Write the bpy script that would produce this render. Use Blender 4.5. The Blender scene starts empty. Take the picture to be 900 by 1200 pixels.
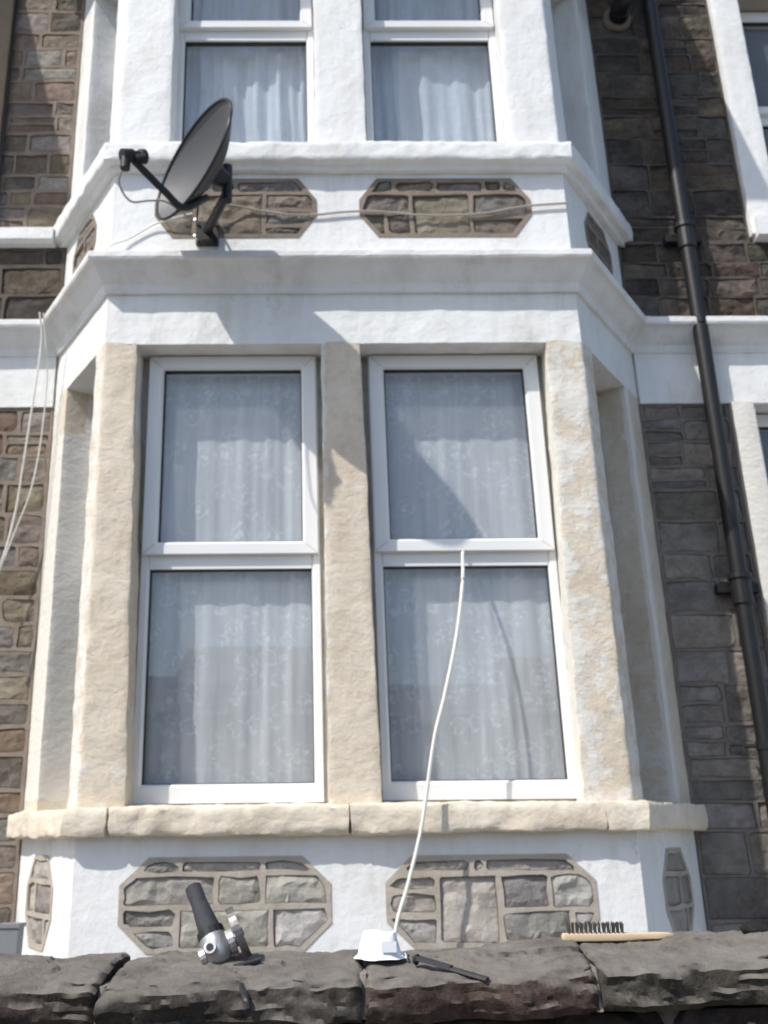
import bpy, bmesh, math, random
from mathutils import Vector, Matrix, noise
from mathutils.geometry import delaunay_2d_cdt
random.seed(7)
SC = bpy.context.scene
COL = SC.collection

# ------------------------------------------------------------------ camera
CAM_LOC = Vector((.0766, -4.5407, 0.0))
PITCH, YAW, ROLL = .3201, .0132, -.0114
F = Vector((math.sin(YAW)*math.cos(PITCH), math.cos(YAW)*math.cos(PITCH), math.sin(PITCH)))
Rv = F.cross(Vector((0, 0, 1))).normalized(); Uv = Rv.cross(F)
c_, s_ = math.cos(ROLL), math.sin(ROLL)
R2 = c_*Rv + s_*Uv; U2 = -s_*Rv + c_*Uv
cam = bpy.data.cameras.new('camera'); camo = bpy.data.objects.new('camera', cam); COL.objects.link(camo)
camo.matrix_world = Matrix(((R2.x, U2.x, -F.x, CAM_LOC.x), (R2.y, U2.y, -F.y, CAM_LOC.y), (R2.z, U2.z, -F.z, CAM_LOC.z), (0, 0, 0, 1)))
cam.sensor_fit = 'VERTICAL'; cam.sensor_height = 24.0; cam.lens = 24*1133.3/1200
cam.clip_start = .05; cam.clip_end = 500
cam.dof.use_dof = True; cam.dof.focus_distance = 1.6; cam.dof.aperture_fstop = 4.2
SC.camera = camo

# ------------------------------------------------------------------ sky and sun
AZ, EL = math.radians(50.5), math.radians(49.5)      # sun stands to the left in front of the house
to_sun = Vector((-math.sin(AZ)*math.cos(EL), -math.cos(AZ)*math.cos(EL), math.sin(EL)))
world = bpy.data.worlds.new('World'); SC.world = world; world.use_nodes = True
wn = world.node_tree.nodes; wl = world.node_tree.links
sky = wn.new('ShaderNodeTexSky'); sky.sky_type = 'NISHITA'; sky.sun_disc = False
sky.sun_elevation = EL; sky.sun_rotation = math.atan2(to_sun.x, to_sun.y); sky.air_density = 1.0; sky.dust_density = 1.4
wl.new(sky.outputs[0], wn['Background'].inputs[0]); wn['Background'].inputs[1].default_value = .15
sun = bpy.data.lights.new('sun', 'SUN'); sun.energy = 3.6; sun.angle = math.radians(.53); sun.color = (1, .965, .905)
suno = bpy.data.objects.new('sun', sun); COL.objects.link(suno); suno.location = to_sun*30
suno.rotation_euler = to_sun.to_track_quat('Z', 'Y').to_euler()
SC.view_settings.view_transform = 'Standard'; SC.view_settings.look = 'None'
SC.view_settings.exposure = .36; SC.view_settings.gamma = 1

# ------------------------------------------------------------------ materials
class NT:
    def __init__(s, name):
        s.m = bpy.data.materials.new(name); s.m.use_nodes = True
        s.t = s.m.node_tree; s.n = s.t.nodes; s.b = s.n['Principled BSDF']; s.out = s.n['Material Output']
        s.co = s.n.new('ShaderNodeTexCoord').outputs['Object']
    def L(s, a, b): s.t.links.new(a, b)
    def new(s, t): return s.n.new(t)
    def mapping(s, scale=(1, 1, 1), rnd=False):
        mp = s.new('ShaderNodeMapping'); mp.inputs['Scale'].default_value = scale; s.L(s.co, mp.inputs[0])
        if rnd:
            oi = s.new('ShaderNodeObjectInfo'); ml = s.new('ShaderNodeMath'); ml.operation = 'MULTIPLY'; ml.inputs[1].default_value = 37
            s.L(oi.outputs['Random'], ml.inputs[0]); s.L(ml.outputs[0], mp.inputs['Location'])
        return mp.outputs[0]
    def noise(s, scale, detail=6, rough=.6, vec=None, dist=0):
        n = s.new('ShaderNodeTexNoise'); n.inputs['Scale'].default_value = scale; n.inputs['Detail'].default_value = detail
        n.inputs['Roughness'].default_value = rough; n.inputs['Distortion'].default_value = dist
        s.L(vec if vec is not None else s.co, n.inputs['Vector']); return n.outputs[0]
    def ramp(s, fac, stops):
        r = s.new('ShaderNodeValToRGB'); s.L(fac, r.inputs[0]); e = r.color_ramp.elements
        while len(e) < len(stops): e.new(.5)
        for el, (p, c) in zip(e, stops):
            el.position = p; el.color = (c, c, c, 1) if not hasattr(c, '__len__') else (*c, 1)
        return r.outputs[0]
    def mix(s, fac, a, b, mode='MIX'):
        n = s.new('ShaderNodeMix'); n.data_type = 'RGBA'; n.blend_type = mode
        for v, i in ((fac, 0), (a, 6), (b, 7)):
            if hasattr(v, 'is_output'): s.L(v, n.inputs[i])
            elif i == 0: n.inputs[0].default_value = v
            else: n.inputs[i].default_value = (*v, 1)
        return n.outputs[2]
    def math(s, op, a, b=0.0, clamp=False):
        n = s.new('ShaderNodeMath'); n.operation = op; n.use_clamp = clamp
        for v, i in ((a, 0), (b, 1)):
            if hasattr(v, 'is_output'): s.L(v, n.inputs[i])
            else: n.inputs[i].default_value = v
        return n.outputs[0]
    def bump(s, h, strength, dist=.01, prev=None):
        b = s.new('ShaderNodeBump'); b.inputs['Strength'].default_value = strength; b.inputs['Distance'].default_value = dist
        s.L(h, b.inputs['Height'])
        if prev is not None: s.L(prev, b.inputs['Normal'])
        return b.outputs[0]
    def done(s, col=None, rough=.8, nor=None, spec=.3, metal=0):
        if col is not None:
            if hasattr(col, 'is_output'): s.L(col, s.b.inputs['Base Color'])
            else: s.b.inputs['Base Color'].default_value = (*col, 1)
        if hasattr(rough, 'is_output'): s.L(rough, s.b.inputs['Roughness'])
        else: s.b.inputs['Roughness'].default_value = rough
        if nor is not None: s.L(nor, s.b.inputs['Normal'])
        s.b.inputs['Specular IOR Level'].default_value = spec; s.b.inputs['Metallic'].default_value = metal
        return s.m
M = {}
def white_paint(name, lump, grime):
    t = NT(name)
    v = t.noise(3.0, 8, .65); streak = t.noise(1.6, 5, .65, t.mapping((5, 5, .8)))
    dirt = t.math('MULTIPLY', t.ramp(v, [(.38, 0.), (.68, 1.)]), t.ramp(streak, [(.42, 0.), (.7, 1.)]))
    col = t.mix(t.noise(14, 5, .6), (.80, .80, .79), (.73, .73, .715))
    col = t.mix(t.math('MULTIPLY', dirt, grime), col, (.42, .37, .30))
    vo = t.new('ShaderNodeTexVoronoi'); vo.feature = 'DISTANCE_TO_EDGE'; vo.inputs['Scale'].default_value = 2.6
    ad = t.new('ShaderNodeVectorMath'); ad.operation = 'ADD'; nz = t.new('ShaderNodeTexNoise'); nz.inputs['Scale'].default_value = 7; nz.inputs['Detail'].default_value = 6
    t.L(t.co, nz.inputs['Vector']); t.L(t.co, ad.inputs[0]); t.L(nz.outputs['Color'], ad.inputs[1]); t.L(ad.outputs[0], vo.inputs['Vector'])
    crack = t.math('MULTIPLY', t.ramp(vo.outputs['Distance'], [(.0, 1.), (.011, 0.)]), t.ramp(t.noise(2.1, 3, .5), [(.52, 0.), (.62, 1.)]))
    col = t.mix(t.math('MULTIPLY', crack, .55), col, (.30, .27, .23))
    chipn = t.ramp(t.noise(11, 9, .75), [(.69, 0.), (.715, 1.)]); col = t.mix(t.math('MULTIPLY', chipn, .8), col, (.50, .42, .33))
    pit = t.noise(95, 4, .6); n1 = t.bump(pit, .18, .004)
    n2 = t.bump(t.noise(17, 6, .6), lump, .012, n1)
    return t.done(col, .62, n2, .25)
M['white'] = white_paint('white_masonry_paint', .45, .6)
M['white_rough'] = white_paint('thick_white_masonry_paint', .5, .4)
def stonemat(name, cols, dust=None, bump=.6, soot=.3):
    t = NT(name); vec = t.mapping((1, 1, 1), True)
    a = t.noise(5, 8, .65, vec); b = t.noise(22, 8, .7, vec); c = t.noise(70, 6, .7, vec)
    lay = t.noise(6, 6, .6, t.mapping((2, 2, 9), True))
    col = t.ramp(a, [(.3, cols[0]), (.5, cols[1]), (.7, cols[2])])
    oi = t.new('ShaderNodeObjectInfo')
    hs = t.new('ShaderNodeHueSaturation')
    t.L(t.math('ADD', t.math('MULTIPLY', oi.outputs['Random'], .7), .65), hs.inputs['Value'])
    t.L(t.math('ADD', t.math('MULTIPLY', t.math('FRACT', t.math('MULTIPLY', oi.outputs['Random'], 7.31)), .06), .47), hs.inputs['Hue'])
    t.L(t.math('ADD', t.math('MULTIPLY', t.math('FRACT', t.math('MULTIPLY', oi.outputs['Random'], 3.17)), .8), .55), hs.inputs['Saturation'])
    t.L(col, hs.inputs['Color']); col = hs.outputs[0]
    col = t.mix(t.math('MULTIPLY', t.ramp(b, [(.45, 0.), (.65, 1.)]), soot), col, tuple(x*.35 for x in cols[0]))
    col = t.mix(t.math('MULTIPLY', t.ramp(c, [(.55, 0.), (.72, 1.)]), .35), col, tuple(min(1, x*1.6) for x in cols[2]))
    if dust:
        g = t.new('ShaderNodeNewGeometry'); sx = t.new('ShaderNodeSeparateXYZ'); t.L(g.outputs['Normal'], sx.inputs[0])
        up = t.ramp(sx.outputs[2], [(.5, 0.), (.95, 1.)])
        col = t.mix(t.math('MULTIPLY', up, t.ramp(a, [(.3, .45), (.6, .95)])), col, dust)
    nn = t.bump(c, bump*.5, .004); nn = t.bump(b, bump, .012, nn); nn = t.bump(lay, bump*.35, .012, nn)
    return t.done(col, .92, nn, .15)
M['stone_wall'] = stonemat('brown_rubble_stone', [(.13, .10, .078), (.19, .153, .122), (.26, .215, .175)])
M['stone_right'] = stonemat('dark_rubble_stone', [(.055, .046, .039), (.085, .072, .06), (.15, .122, .095)])  # darker rubble; the right wall's shadow is partly put into this colour
M['stone_grey'] = stonemat('grey_rubble_stone', [(.14, .124, .108), (.20, .18, .158), (.27, .245, .215)])
M['stone_low'] = stonemat('dusty_grey_panel_stone', [(.26, .238, .208), (.33, .305, .27), (.40, .372, .335)], soot=.2)
M['stone_up'] = stonemat('brown_grey_panel_stone', [(.13, .112, .095), (.19, .165, .14), (.26, .23, .20)])
M['coping'] = stonemat('black_weathered_coping_stone', [(.036, .029, .023), (.06, .048, .039), (.105, .087, .07)], dust=(.21, .19, .167), soot=.75, bump=.95)
M['gwall'] = stonemat('black_weathered_wall_stone', [(.02, .017, .015), (.035, .029, .025), (.06, .05, .042)], soot=.5)
def mortar(name, a, b):
    t = NT(name); col = t.mix(t.ramp(t.noise(9, 7, .65), [(.35, 0.), (.65, 1.)]), a, b)
    nn = t.bump(t.noise(60, 5, .65), .5, .005); nn = t.bump(t.noise(14, 5, .6), .5, .012, nn)
    return t.done(col, .92, nn, .15)
M['strap_brown'] = mortar('brown_strap_pointing', (.205, .165, .132), (.285, .235, .192))
M['strap_dark'] = mortar('dark_pointing', (.085, .073, .062), (.13, .112, .096))  # dark pointing that goes with the dark rubble
M['strap_grey'] = mortar('grey_pointing', (.15, .133, .116), (.215, .192, .168))
M['strap_tan'] = mortar('tan_strap_pointing', (.35, .31, .26), (.46, .412, .352))
M['mortar_pale'] = mortar('pale_wall_mortar', (.16, .145, .125), (.25, .225, .19))
M['sealant'] = mortar('grey_window_mortar', (.34, .31, .27), (.46, .43, .385))
M['tan_render'] = mortar('tan_render', (.24, .185, .13), (.30, .235, .17))
def sandstone(name, base):
    t = NT(name); vec = t.co
    a = t.noise(4, 8, .62); b = t.noise(26, 8, .65); wav = t.noise(9, 6, .6, t.mapping((1.2, 1.2, 2.2)), .5)
    d, m_, l = base
    col = t.ramp(a, [(.3, d), (.5, m_), (.72, l)])
    col = t.mix(t.math('MULTIPLY', t.ramp(b, [(.5, 0.), (.68, 1.)]), .35), col, tuple(x*.72 for x in d))
    at = t.new('ShaderNodeAttribute'); at.attribute_name = 'paint'
    pn = t.noise(9, 9, .72); pm = t.math('ADD', at.outputs['Fac'], t.math('MULTIPLY', t.math('SUBTRACT', pn, .5), 2.2))
    pm = t.ramp(pm, [(.40, 0.), (.62, 1.)])
    col = t.mix(t.math('MULTIPLY', pm, .92), col, (.70, .675, .62))
    nn = t.bump(b, .7, .007); nn = t.bump(wav, .45, .014, nn); nn = t.bump(pm, .4, .004, nn)
    return t.done(col, .88, nn, .15)
M['sand'] = sandstone('stripped_sandstone', [(.56, .475, .37), (.64, .56, .45), (.71, .635, .53)])
M['sand_sill'] = sandstone('dusty_sandstone_sill', [(.62, .535, .415), (.70, .62, .50), (.75, .68, .57)])
def simple(name, col, rough, spec=.4, metal=0, nscale=30, var=.12, bump=0.0):
    t = NT(name); n = t.noise(nscale, 5, .6)
    c = t.mix(n, tuple(x*(1-var) for x in col), tuple(min(1, x*(1+var)) for x in col))
    nn = t.bump(n, bump, .004) if bump else None
    return t.done(c, rough, nn, spec, metal)
M['upvc'] = simple('white_upvc', (.76, .755, .74), .32, .45, 0, 6, .03)
M['gasket'] = simple('black_rubber_gasket', (.03, .03, .032), .6)
M['dish'] = simple('grey_dish_paint', (.105, .105, .11), .5, .35, 0, 25, .06)
M['dark'] = simple('black_plastic', (.022, .022, .024), .5, .35, 0, 40, .2)
M['grip'] = simple('dusty_dark_grip', (.05, .051, .056), .7, .25, 0, 70, .45, .3)
M['iron'] = simple('black_iron_paint', (.013, .0125, .0125), .45, .4, 0, 22, .3, .25)
M['steel'] = simple('dull_silver_alloy', (.42, .42, .42), .5, .5, .75, 60, .35, .35)
M['discmat'] = simple('grinding_disc', (.055, .05, .047), .75, .3, 0, 90, .3, .4)
M['rust'] = simple('worn_disc_label', (.30, .19, .14), .6, .3, 0, 40, .3)
M['guardmat'] = simple('scuffed_dark_steel', (.16, .155, .15), .45, .5, .7, 60, .3, .2)
M['galv'] = simple('zinc_bolt', (.55, .56, .57), .35, .5, .8)
M['cable'] = simple('white_cable_sheath', (.72, .70, .64), .5, .3)
M['cable_tan'] = simple('weathered_cable_sheath', (.36, .33, .28), .6, .3)
M['wood'] = simple('pale_brush_wood', (.58, .45, .30), .7, .2, 0, 14, .15)
M['bristle'] = simple('wire_bristle', (.11, .10, .09), .5, .4, .4)
M['mask'] = simple('white_filter_cloth', (.84, .84, .84), .9, .1, 0, 60, .03, .3)
M['maskprint'] = simple('grey_mask_print', (.55, .57, .60), .9, .1)
M['grey_pl'] = simple('grey_plastic_pipe', (.22, .225, .23), .5, .35)
M['slate'] = simple('grey_roof_slate', (.10, .10, .115), .6, .3, 0, 5, .25, .3)
M['gutter'] = simple('black_gutter', (.03, .03, .03), .45)
M['room'] = simple('dim_room_plaster', (.33, .31, .28), .9, .1, 0, 2, .05)
M['paving'] = simple('garden_concrete', (.36, .34, .31), .9, .1, 0, 4, .15, .3)
M['asphalt'] = simple('asphalt', (.055, .055, .056), .9, .2, 0, 60, .3, .3)
M['kerb'] = simple('kerb_concrete', (.30, .29, .27), .9, .1)
M['opp_wall'] = simple('opposite_house_stone', (.34, .30, .26), .9, .1, 0, 3, .3)
M['opp_roof'] = simple('opposite_roof_tile', (.24, .22, .21), .8, .2, 0, 3, .2)
M['opp_trim'] = simple('opposite_house_trim', (.7, .69, .66), .7, .2)
def glass():
    t = NT('window_glass'); t.n.remove(t.b)
    lw = t.new('ShaderNodeLayerWeight'); lw.inputs[0].default_value = .5
    fres = t.math('ADD', t.math('MULTIPLY', t.math('POWER', lw.outputs['Facing'], 5.0), .9), .055)
    tr = t.new('ShaderNodeBsdfTransparent'); tr.inputs[0].default_value = (.955, .965, .97, 1)
    gl = t.new('ShaderNodeBsdfGlossy'); gl.inputs['Roughness'].default_value = .012
    nb = t.bump(t.noise(1.6, 2, .5), .04, .02); t.L(nb, gl.inputs['Normal'])
    df = t.new('ShaderNodeBsdfDiffuse'); df.inputs[0].default_value = (.62, .62, .62, 1)
    m1 = t.new('ShaderNodeMixShader'); m2 = t.new('ShaderNodeMixShader')
    f2 = t.math('MULTIPLY', fres, 1.0, True)
    t.L(f2, m1.inputs[0]); t.L(tr.outputs[0], m1.inputs[1]); t.L(gl.outputs[0], m1.inputs[2])
    dust = t.ramp(t.noise(5, 8, .7), [(.3, .04), (.75, .12)])  # dirt film on the panes, strengthened to paint in a hazy veil
    t.L(dust, m2.inputs[0]); t.L(m1.outputs[0], m2.inputs[1]); t.L(df.outputs[0], m2.inputs[2])
    t.L(m2.outputs[0], t.out.inputs[0]); return t.m
M['glass'] = glass()
def curtain(name, col, op, lace):
    t = NT(name); t.n.remove(t.b)
    vo = t.new('ShaderNodeTexVoronoi'); vo.inputs['Scale'].default_value = 9; vo.inputs['Randomness'].default_value = .7
    wob = t.new('ShaderNodeVectorMath'); wob.operation = 'ADD'
    nz = t.new('ShaderNodeTexNoise'); nz.inputs['Scale'].default_value = 22; t.L(t.co, nz.inputs['Vector'])
    sc = t.new('ShaderNodeVectorMath'); sc.operation = 'SCALE'; sc.inputs['Scale'].default_value = .09
    t.L(nz.outputs['Color'], sc.inputs[0]); t.L(t.co, wob.inputs[0]); t.L(sc.outputs[0], wob.inputs[1])
    mp = t.new('ShaderNodeMapping'); mp.inputs['Scale'].default_value = (1, 0, 1); t.L(wob.outputs[0], mp.inputs[0]); t.L(mp.outputs[0], vo.inputs['Vector'])
    fl = t.ramp(vo.outputs['Distance'], [(.17, 1.), (.21, .1), (.36, .1), (.42, 1.), (.50, .1)])
    fl = t.math('MULTIPLY', fl, t.ramp(t.noise(34, 5, .7), [(.42, 0.), (.54, 1.)]))
    gather = t.noise(9, 3, .5, t.mapping((1.6, 0, .12)))
    opac = t.math('ADD', t.math('ADD', t.math('MULTIPLY', fl, lace), op), t.math('MULTIPLY', t.math('SUBTRACT', gather, .5), .7), True)
    df = t.new('ShaderNodeBsdfDiffuse'); df.inputs[0].default_value = (*col, 1)
    tl = t.new('ShaderNodeBsdfTranslucent'); tl.inputs[0].default_value = (*col, 1)
    m0 = t.new('ShaderNodeMixShader'); m0.inputs[0].default_value = .1; t.L(df.outputs[0], m0.inputs[1]); t.L(tl.outputs[0], m0.inputs[2])
    tr = t.new('ShaderNodeBsdfTransparent'); m1 = t.new('ShaderNodeMixShader')
    t.L(opac, m1.inputs[0]); t.L(tr.outputs[0], m1.inputs[1]); t.L(m0.outputs[0], m1.inputs[2]); t.L(m1.outputs[0], t.out.inputs[0]); return t.m
M['net'] = curtain('lace_net_curtain', (.89, .91, .93), .68, .24)
M['satin'] = curtain('sky_tinted_white_curtain', (.78, .86, .95), .78, .1)  # white cloth, tinted blue to stand in for reflected sky

# ------------------------------------------------------------------ helpers
LEAN = -.0262                       # the old house leans a little out of plumb
ROOTLOC = {}
def rootof(o):
    while o.parent: o = o.parent
    return o
def lean(p): return Vector((p[0] + LEAN*p[2], p[1], p[2]))
def thing(name, label, cat, loc=(0, 0, 0), group=None):
    o = bpy.data.objects.new(name, None); COL.objects.link(o); o.location = loc; o.empty_display_size = .1
    o['label'] = label; o['category'] = cat
    if group: o['group'] = group
    ROOTLOC[o] = Vector(loc); return o
def obj(name, verts, faces, mat, parent=None, smooth=False, leaning=True, centre=False, paint=None, kind=None, label=None, cat=None, group=None):
    vs = [lean(v) if leaning else Vector(v) for v in verts]
    base = ROOTLOC[rootof(parent)] if parent else Vector((0, 0, 0))
    if centre or parent is None:
        lo = Vector([min(v[i] for v in vs) for i in range(3)]); hi = Vector([max(v[i] for v in vs) for i in range(3)])
        c = (lo+hi)/2
        if parent is None: c.z = lo.z
    else: c = base
    me = bpy.data.meshes.new(name); me.from_pydata([tuple(v-c) for v in vs], [], faces); me.validate()
    bm = bmesh.new(); bm.from_mesh(me); bmesh.ops.recalc_face_normals(bm, faces=bm.faces); bm.to_mesh(me); bm.free()
    if smooth:
        for p in me.polygons: p.use_smooth = True
        me.set_sharp_from_angle(angle=math.radians(38))
    if paint is not None:
        a = me.attributes.new('paint', 'FLOAT', 'POINT')
        for i, v in enumerate(verts): a.data[i].value = paint(Vector(v))
    me.materials.append(M[mat] if isinstance(mat, str) else mat)
    o = bpy.data.objects.new(name, me); COL.objects.link(o)
    if parent is not None: o.parent = parent
    o.location = c - base if parent is not None else c
    if parent is None: ROOTLOC[o] = c
    if kind: o['kind'] = kind
    if label: o['label'] = label
    if cat: o['category'] = cat
    if group: o['group'] = group
    return o
class MB:
    def __init__(s): s.v = []; s.f = []
    def add(s, v, f):
        k = len(s.v); s.v += [Vector(x) for x in v]; s.f += [tuple(i+k for i in q) for q in f]; return s
    def box(s, x0, x1, y0, y1, z0, z1):
        v = [(x, y, z) for z in (z0, z1) for y in (y0, y1) for x in (x0, x1)]
        return s.add(v, [(0, 2, 3, 1), (4, 5, 7, 6), (0, 1, 5, 4), (2, 6, 7, 3), (0, 4, 6, 2), (1, 3, 7, 5)])
    def tube(s, pts, r, n=10, cap=True):
        pts = [Vector(p) for p in pts]; rs = r if hasattr(r, '__len__') else [r]*len(pts)
        rings = []; up = Vector((.13, .37, .92)).normalized()
        for i, p in enumerate(pts):
            d = (pts[min(i+1, len(pts)-1)]-pts[max(i-1, 0)])
            d = d.normalized() if d.length > 1e-9 else Vector((0, 0, 1))
            a = d.cross(up)
            if a.length < .05: a = d.cross(Vector((1, 0, 0)))
            a.normalize(); b = d.cross(a)
            rings.append([p + rs[i]*(math.cos(2*math.pi*k/n)*a + math.sin(2*math.pi*k/n)*b) for k in range(n)])
        v = [q for rg in rings for q in rg]
        f = [(i*n+k, i*n+(k+1) % n, (i+1)*n+(k+1) % n, (i+1)*n+k) for i in range(len(pts)-1) for k in range(n)]
        if cap: f += [tuple(range(n))[::-1], tuple((len(pts)-1)*n+k for k in range(n))]
        return s.add(v, f)
    def build(s, name, mat, parent=None, **k): return obj(name, s.v, s.f, mat, parent, **k)
def spline(pts, n=8):
    pts = [Vector(p) for p in pts]; out = []
    P = [pts[0]*2-pts[1]] + pts + [pts[-1]*2-pts[-2]]
    for i in range(1, len(P)-2):
        for k in range(n):
            t = k/n; a, b, c, d = P[i-1], P[i], P[i+1], P[i+2]
            out.append(.5*((2*b) + (c-a)*t + (2*a-5*b+4*c-d)*t*t + (3*b-a-3*c+d)*t**3))
    out.append(pts[-1]); return out
def nv(p, s, seed=0): return noise.noise_vector(Vector(p)*s + Vector((seed*3.7, seed*1.3, seed*9.1)))
def rough(p, amp, seed=0):
    p = Vector(p)
    return p + amp*(nv(p, 5, seed)*.6 + nv(p, 14, seed)*.6 + nv(p, 38, seed)*.35)
# bay plan -----------------------------------------------------------
D, CR, H = .71, .479, 1.25
CL = math.hypot(D, CR)
class Frame:
    def __init__(s, o, d, n): s.o = Vector((*o, 0)); s.d = Vector((*d, 0)).normalized(); s.n = Vector((*n, 0)).normalized()
    def __call__(s, u, z, off=0.0): return s.o + s.d*u + s.n*off + Vector((0, 0, z))
def frames(x0):
    return {'front': Frame((x0, 0), (1, 0), (0, -1)),
            'left': Frame((x0-H-CR, D), (CR, -D), (-D, -CR)),     # u runs from wall joint to the front arris
            'right': Frame((x0+H, 0), (CR, D), (D, -CR)),
            'wall': Frame((0, D), (1, 0), (0, -1))}
FR = frames(0)
def path_off(path, o):
    P = [Vector(p) for p in path]; out = []
    for i, p in enumerate(P):
        ns = []
        if i > 0: d = (P[i]-P[i-1]).normalized(); ns.append(Vector((d.y, -d.x)))
        if i < len(P)-1: d = (P[i+1]-P[i]).normalized(); ns.append(Vector((d.y, -d.x)))
        if len(ns) == 1: out.append(p + ns[0]*o)
        else:
            m = (ns[0]+ns[1]).normalized(); out.append(p + m*(o/m.dot(ns[0])))
    return out
def sweep(profile, path, step=None, amp=0.0, seed=0, pstep=None):
    prof = []
    for i, a in enumerate(profile):
        b = profile[(i+1) % len(profile)]; n = 1
        if pstep: n = max(1, int(math.hypot(b[0]-a[0], b[1]-a[1])/pstep))
        prof += [(a[0]+(b[0]-a[0])*k/n, a[1]+(b[1]-a[1])*k/n) for k in range(n)]
    cols = [path_off(path, o) for o, z in prof]
    ts = []
    for i in range(len(path)-1):
        L = (Vector(path[i+1])-Vector(path[i])).length; n = max(1, int(L/step)) if step else 1
        ts += [(i, k/n) for k in range(n)]
    ts.append((len(path)-2, 1.0)); v = []
    for i, t in ts:
        for (o, z), c in zip(prof, cols):
            q = c[i].lerp(c[i+1], t); q = Vector((q.x, q.y, z))
            v.append(rough(q, amp, seed) if amp else q)
    m = len(prof); f = []
    for i in range(len(ts)-1):
        for k in range(m): f.append((i*m+k, i*m+(k+1) % m, (i+1)*m+(k+1) % m, (i+1)*m+k))
    f += [tuple(range(m)), tuple((len(ts)-1)*m+k for k in range(m))[::-1]]
    return v, f
def prism(plan0, plan1, z0, z1, step=.045, amp=.006, seed=0, estep=.035):
    """rough upright block: plan polygon lofted in z"""
    pts0, pts1 = [], []
    for i in range(len(plan0)):
        a0, b0 = Vector(plan0[i]), Vector(plan0[(i+1) % len(plan0)]); a1, b1 = Vector(plan1[i]), Vector(plan1[(i+1) % len(plan1)])
        L = (b0-a0).length; n = max(1, int(L/estep)); e = min(.012, L*.2)
        ts = [0, e/L] + [k/n for k in range(1, n) if e/L*1.5 < k/n < 1-e/L*1.5] + [1-e/L]
        for t in ts: pts0.append(a0.lerp(b0, t)); pts1.append(a1.lerp(b1, t))
    c0 = sum(pts0, Vector((0, 0)))/len(pts0)
    # soften the arrises
    m = len(pts0); nz = max(1, int((z1-z0)/step)); v = []; f = []
    for j in range(nz+1):
        t = j/nz; z = z0+(z1-z0)*t
        ring = [pts0[i].lerp(pts1[i], t) for i in range(m)]
        for i in range(m):
            p = ring[i]; a, b = ring[i-1], ring[(i+1) % m]
            turn = ((p-a).normalized().cross((b-p).normalized()) if False else (p-a).normalized().dot((b-p).normalized()))
            if turn < .9:
                q = (a+b)/2; chip = .35 + .5*max(0, noise.noise(Vector((p.x*9, p.y*9, z*11+seed*5))))
                p = p.lerp(q, min(1, chip*(1 if amp > .002 else .6)))
            q = Vector((p.x, p.y, z)); v.append(rough(q, amp, seed) if amp else q)
    for j in range(nz):
        for i in range(m): f.append((j*m+i, j*m+(i+1) % m, (j+1)*m+(i+1) % m, (j+1)*m+i))
    f += [tuple(range(m))[::-1], tuple(nz*m+i for i in range(m))]
    return v, f
def area(p): return .5*sum(p[i][0]*p[(i+1) % len(p)][1]-p[(i+1) % len(p)][0]*p[i][1] for i in range(len(p)))
def ccw(p): return p if area(p) > 0 else p[::-1]
def clip(poly, cl):
    out = list(poly); cl = ccw(cl)
    for i in range(len(cl)):
        a, b = cl[i], cl[(i+1) % len(cl)]; inp, out = out, []
        side = lambda p: (b[0]-a[0])*(p[1]-a[1])-(b[1]-a[1])*(p[0]-a[0])
        for k in range(len(inp)):
            p, q = inp[k-1], inp[k]; sp, sq = side(p), side(q)
            if sp*sq < 0: t = sp/(sp-sq); out.append((p[0]+(q[0]-p[0])*t, p[1]+(q[1]-p[1])*t))
            if sq >= 0: out.append(q)
    return out
def inset(poly, d):
    poly = ccw(poly); out = []; n = len(poly)
    pts = [Vector(p) for p in poly]
    big = [(-50, -50), (50, -50), (50, 50), (-50, 50)]; res = big
    for i in range(n):
        a, b = pts[i], pts[(i+1) % n]
        if (b-a).length < 1e-5: continue
        dr = (b-a).normalized(); nn = Vector((-dr.y, dr.x)); a2 = a+nn*d; b2 = b+nn*d
        far = nn*60
        res = clip(res, [tuple(a2-dr*60), tuple(b2+dr*60), tuple(b2+dr*60+far), tuple(a2-dr*60+far)])
        if len(res) < 3: return []
    return res
def chamf(poly, c, jit, rnd):
    """hand-cut corners and wavering edges"""
    out = []; n = len(poly)
    for i in range(n):
        a, p, b = Vector(poly[i-1]), Vector(poly[i]), Vector(poly[(i+1) % n])
        la, lb = (a-p).length, (b-p).length
        if la < 1e-6 or lb < 1e-6: continue
        ca, cb = min(c*rnd.uniform(.5, 1.6), la*.3), min(c*rnd.uniform(.5, 1.6), lb*.3)
        out.append(p+(a-p)*ca/la); out.append(p+(b-p)*cb/lb)
        if lb > .07:
            m = (p+b)/2; out.append(m)
    return [tuple(q+Vector((rnd.uniform(-jit, jit), rnd.uniform(-jit, jit)))) for q in out]
def inside(pt, poly):
    r = False; n = len(poly); j = n-1
    for i in range(n):
        if (poly[i][1] > pt[1]) != (poly[j][1] > pt[1]) and pt[0] < (poly[j][0]-poly[i][0])*(pt[1]-poly[i][1])/(poly[j][1]-poly[i][1])+poly[i][0]: r = not r
        j = i
    return r
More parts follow.
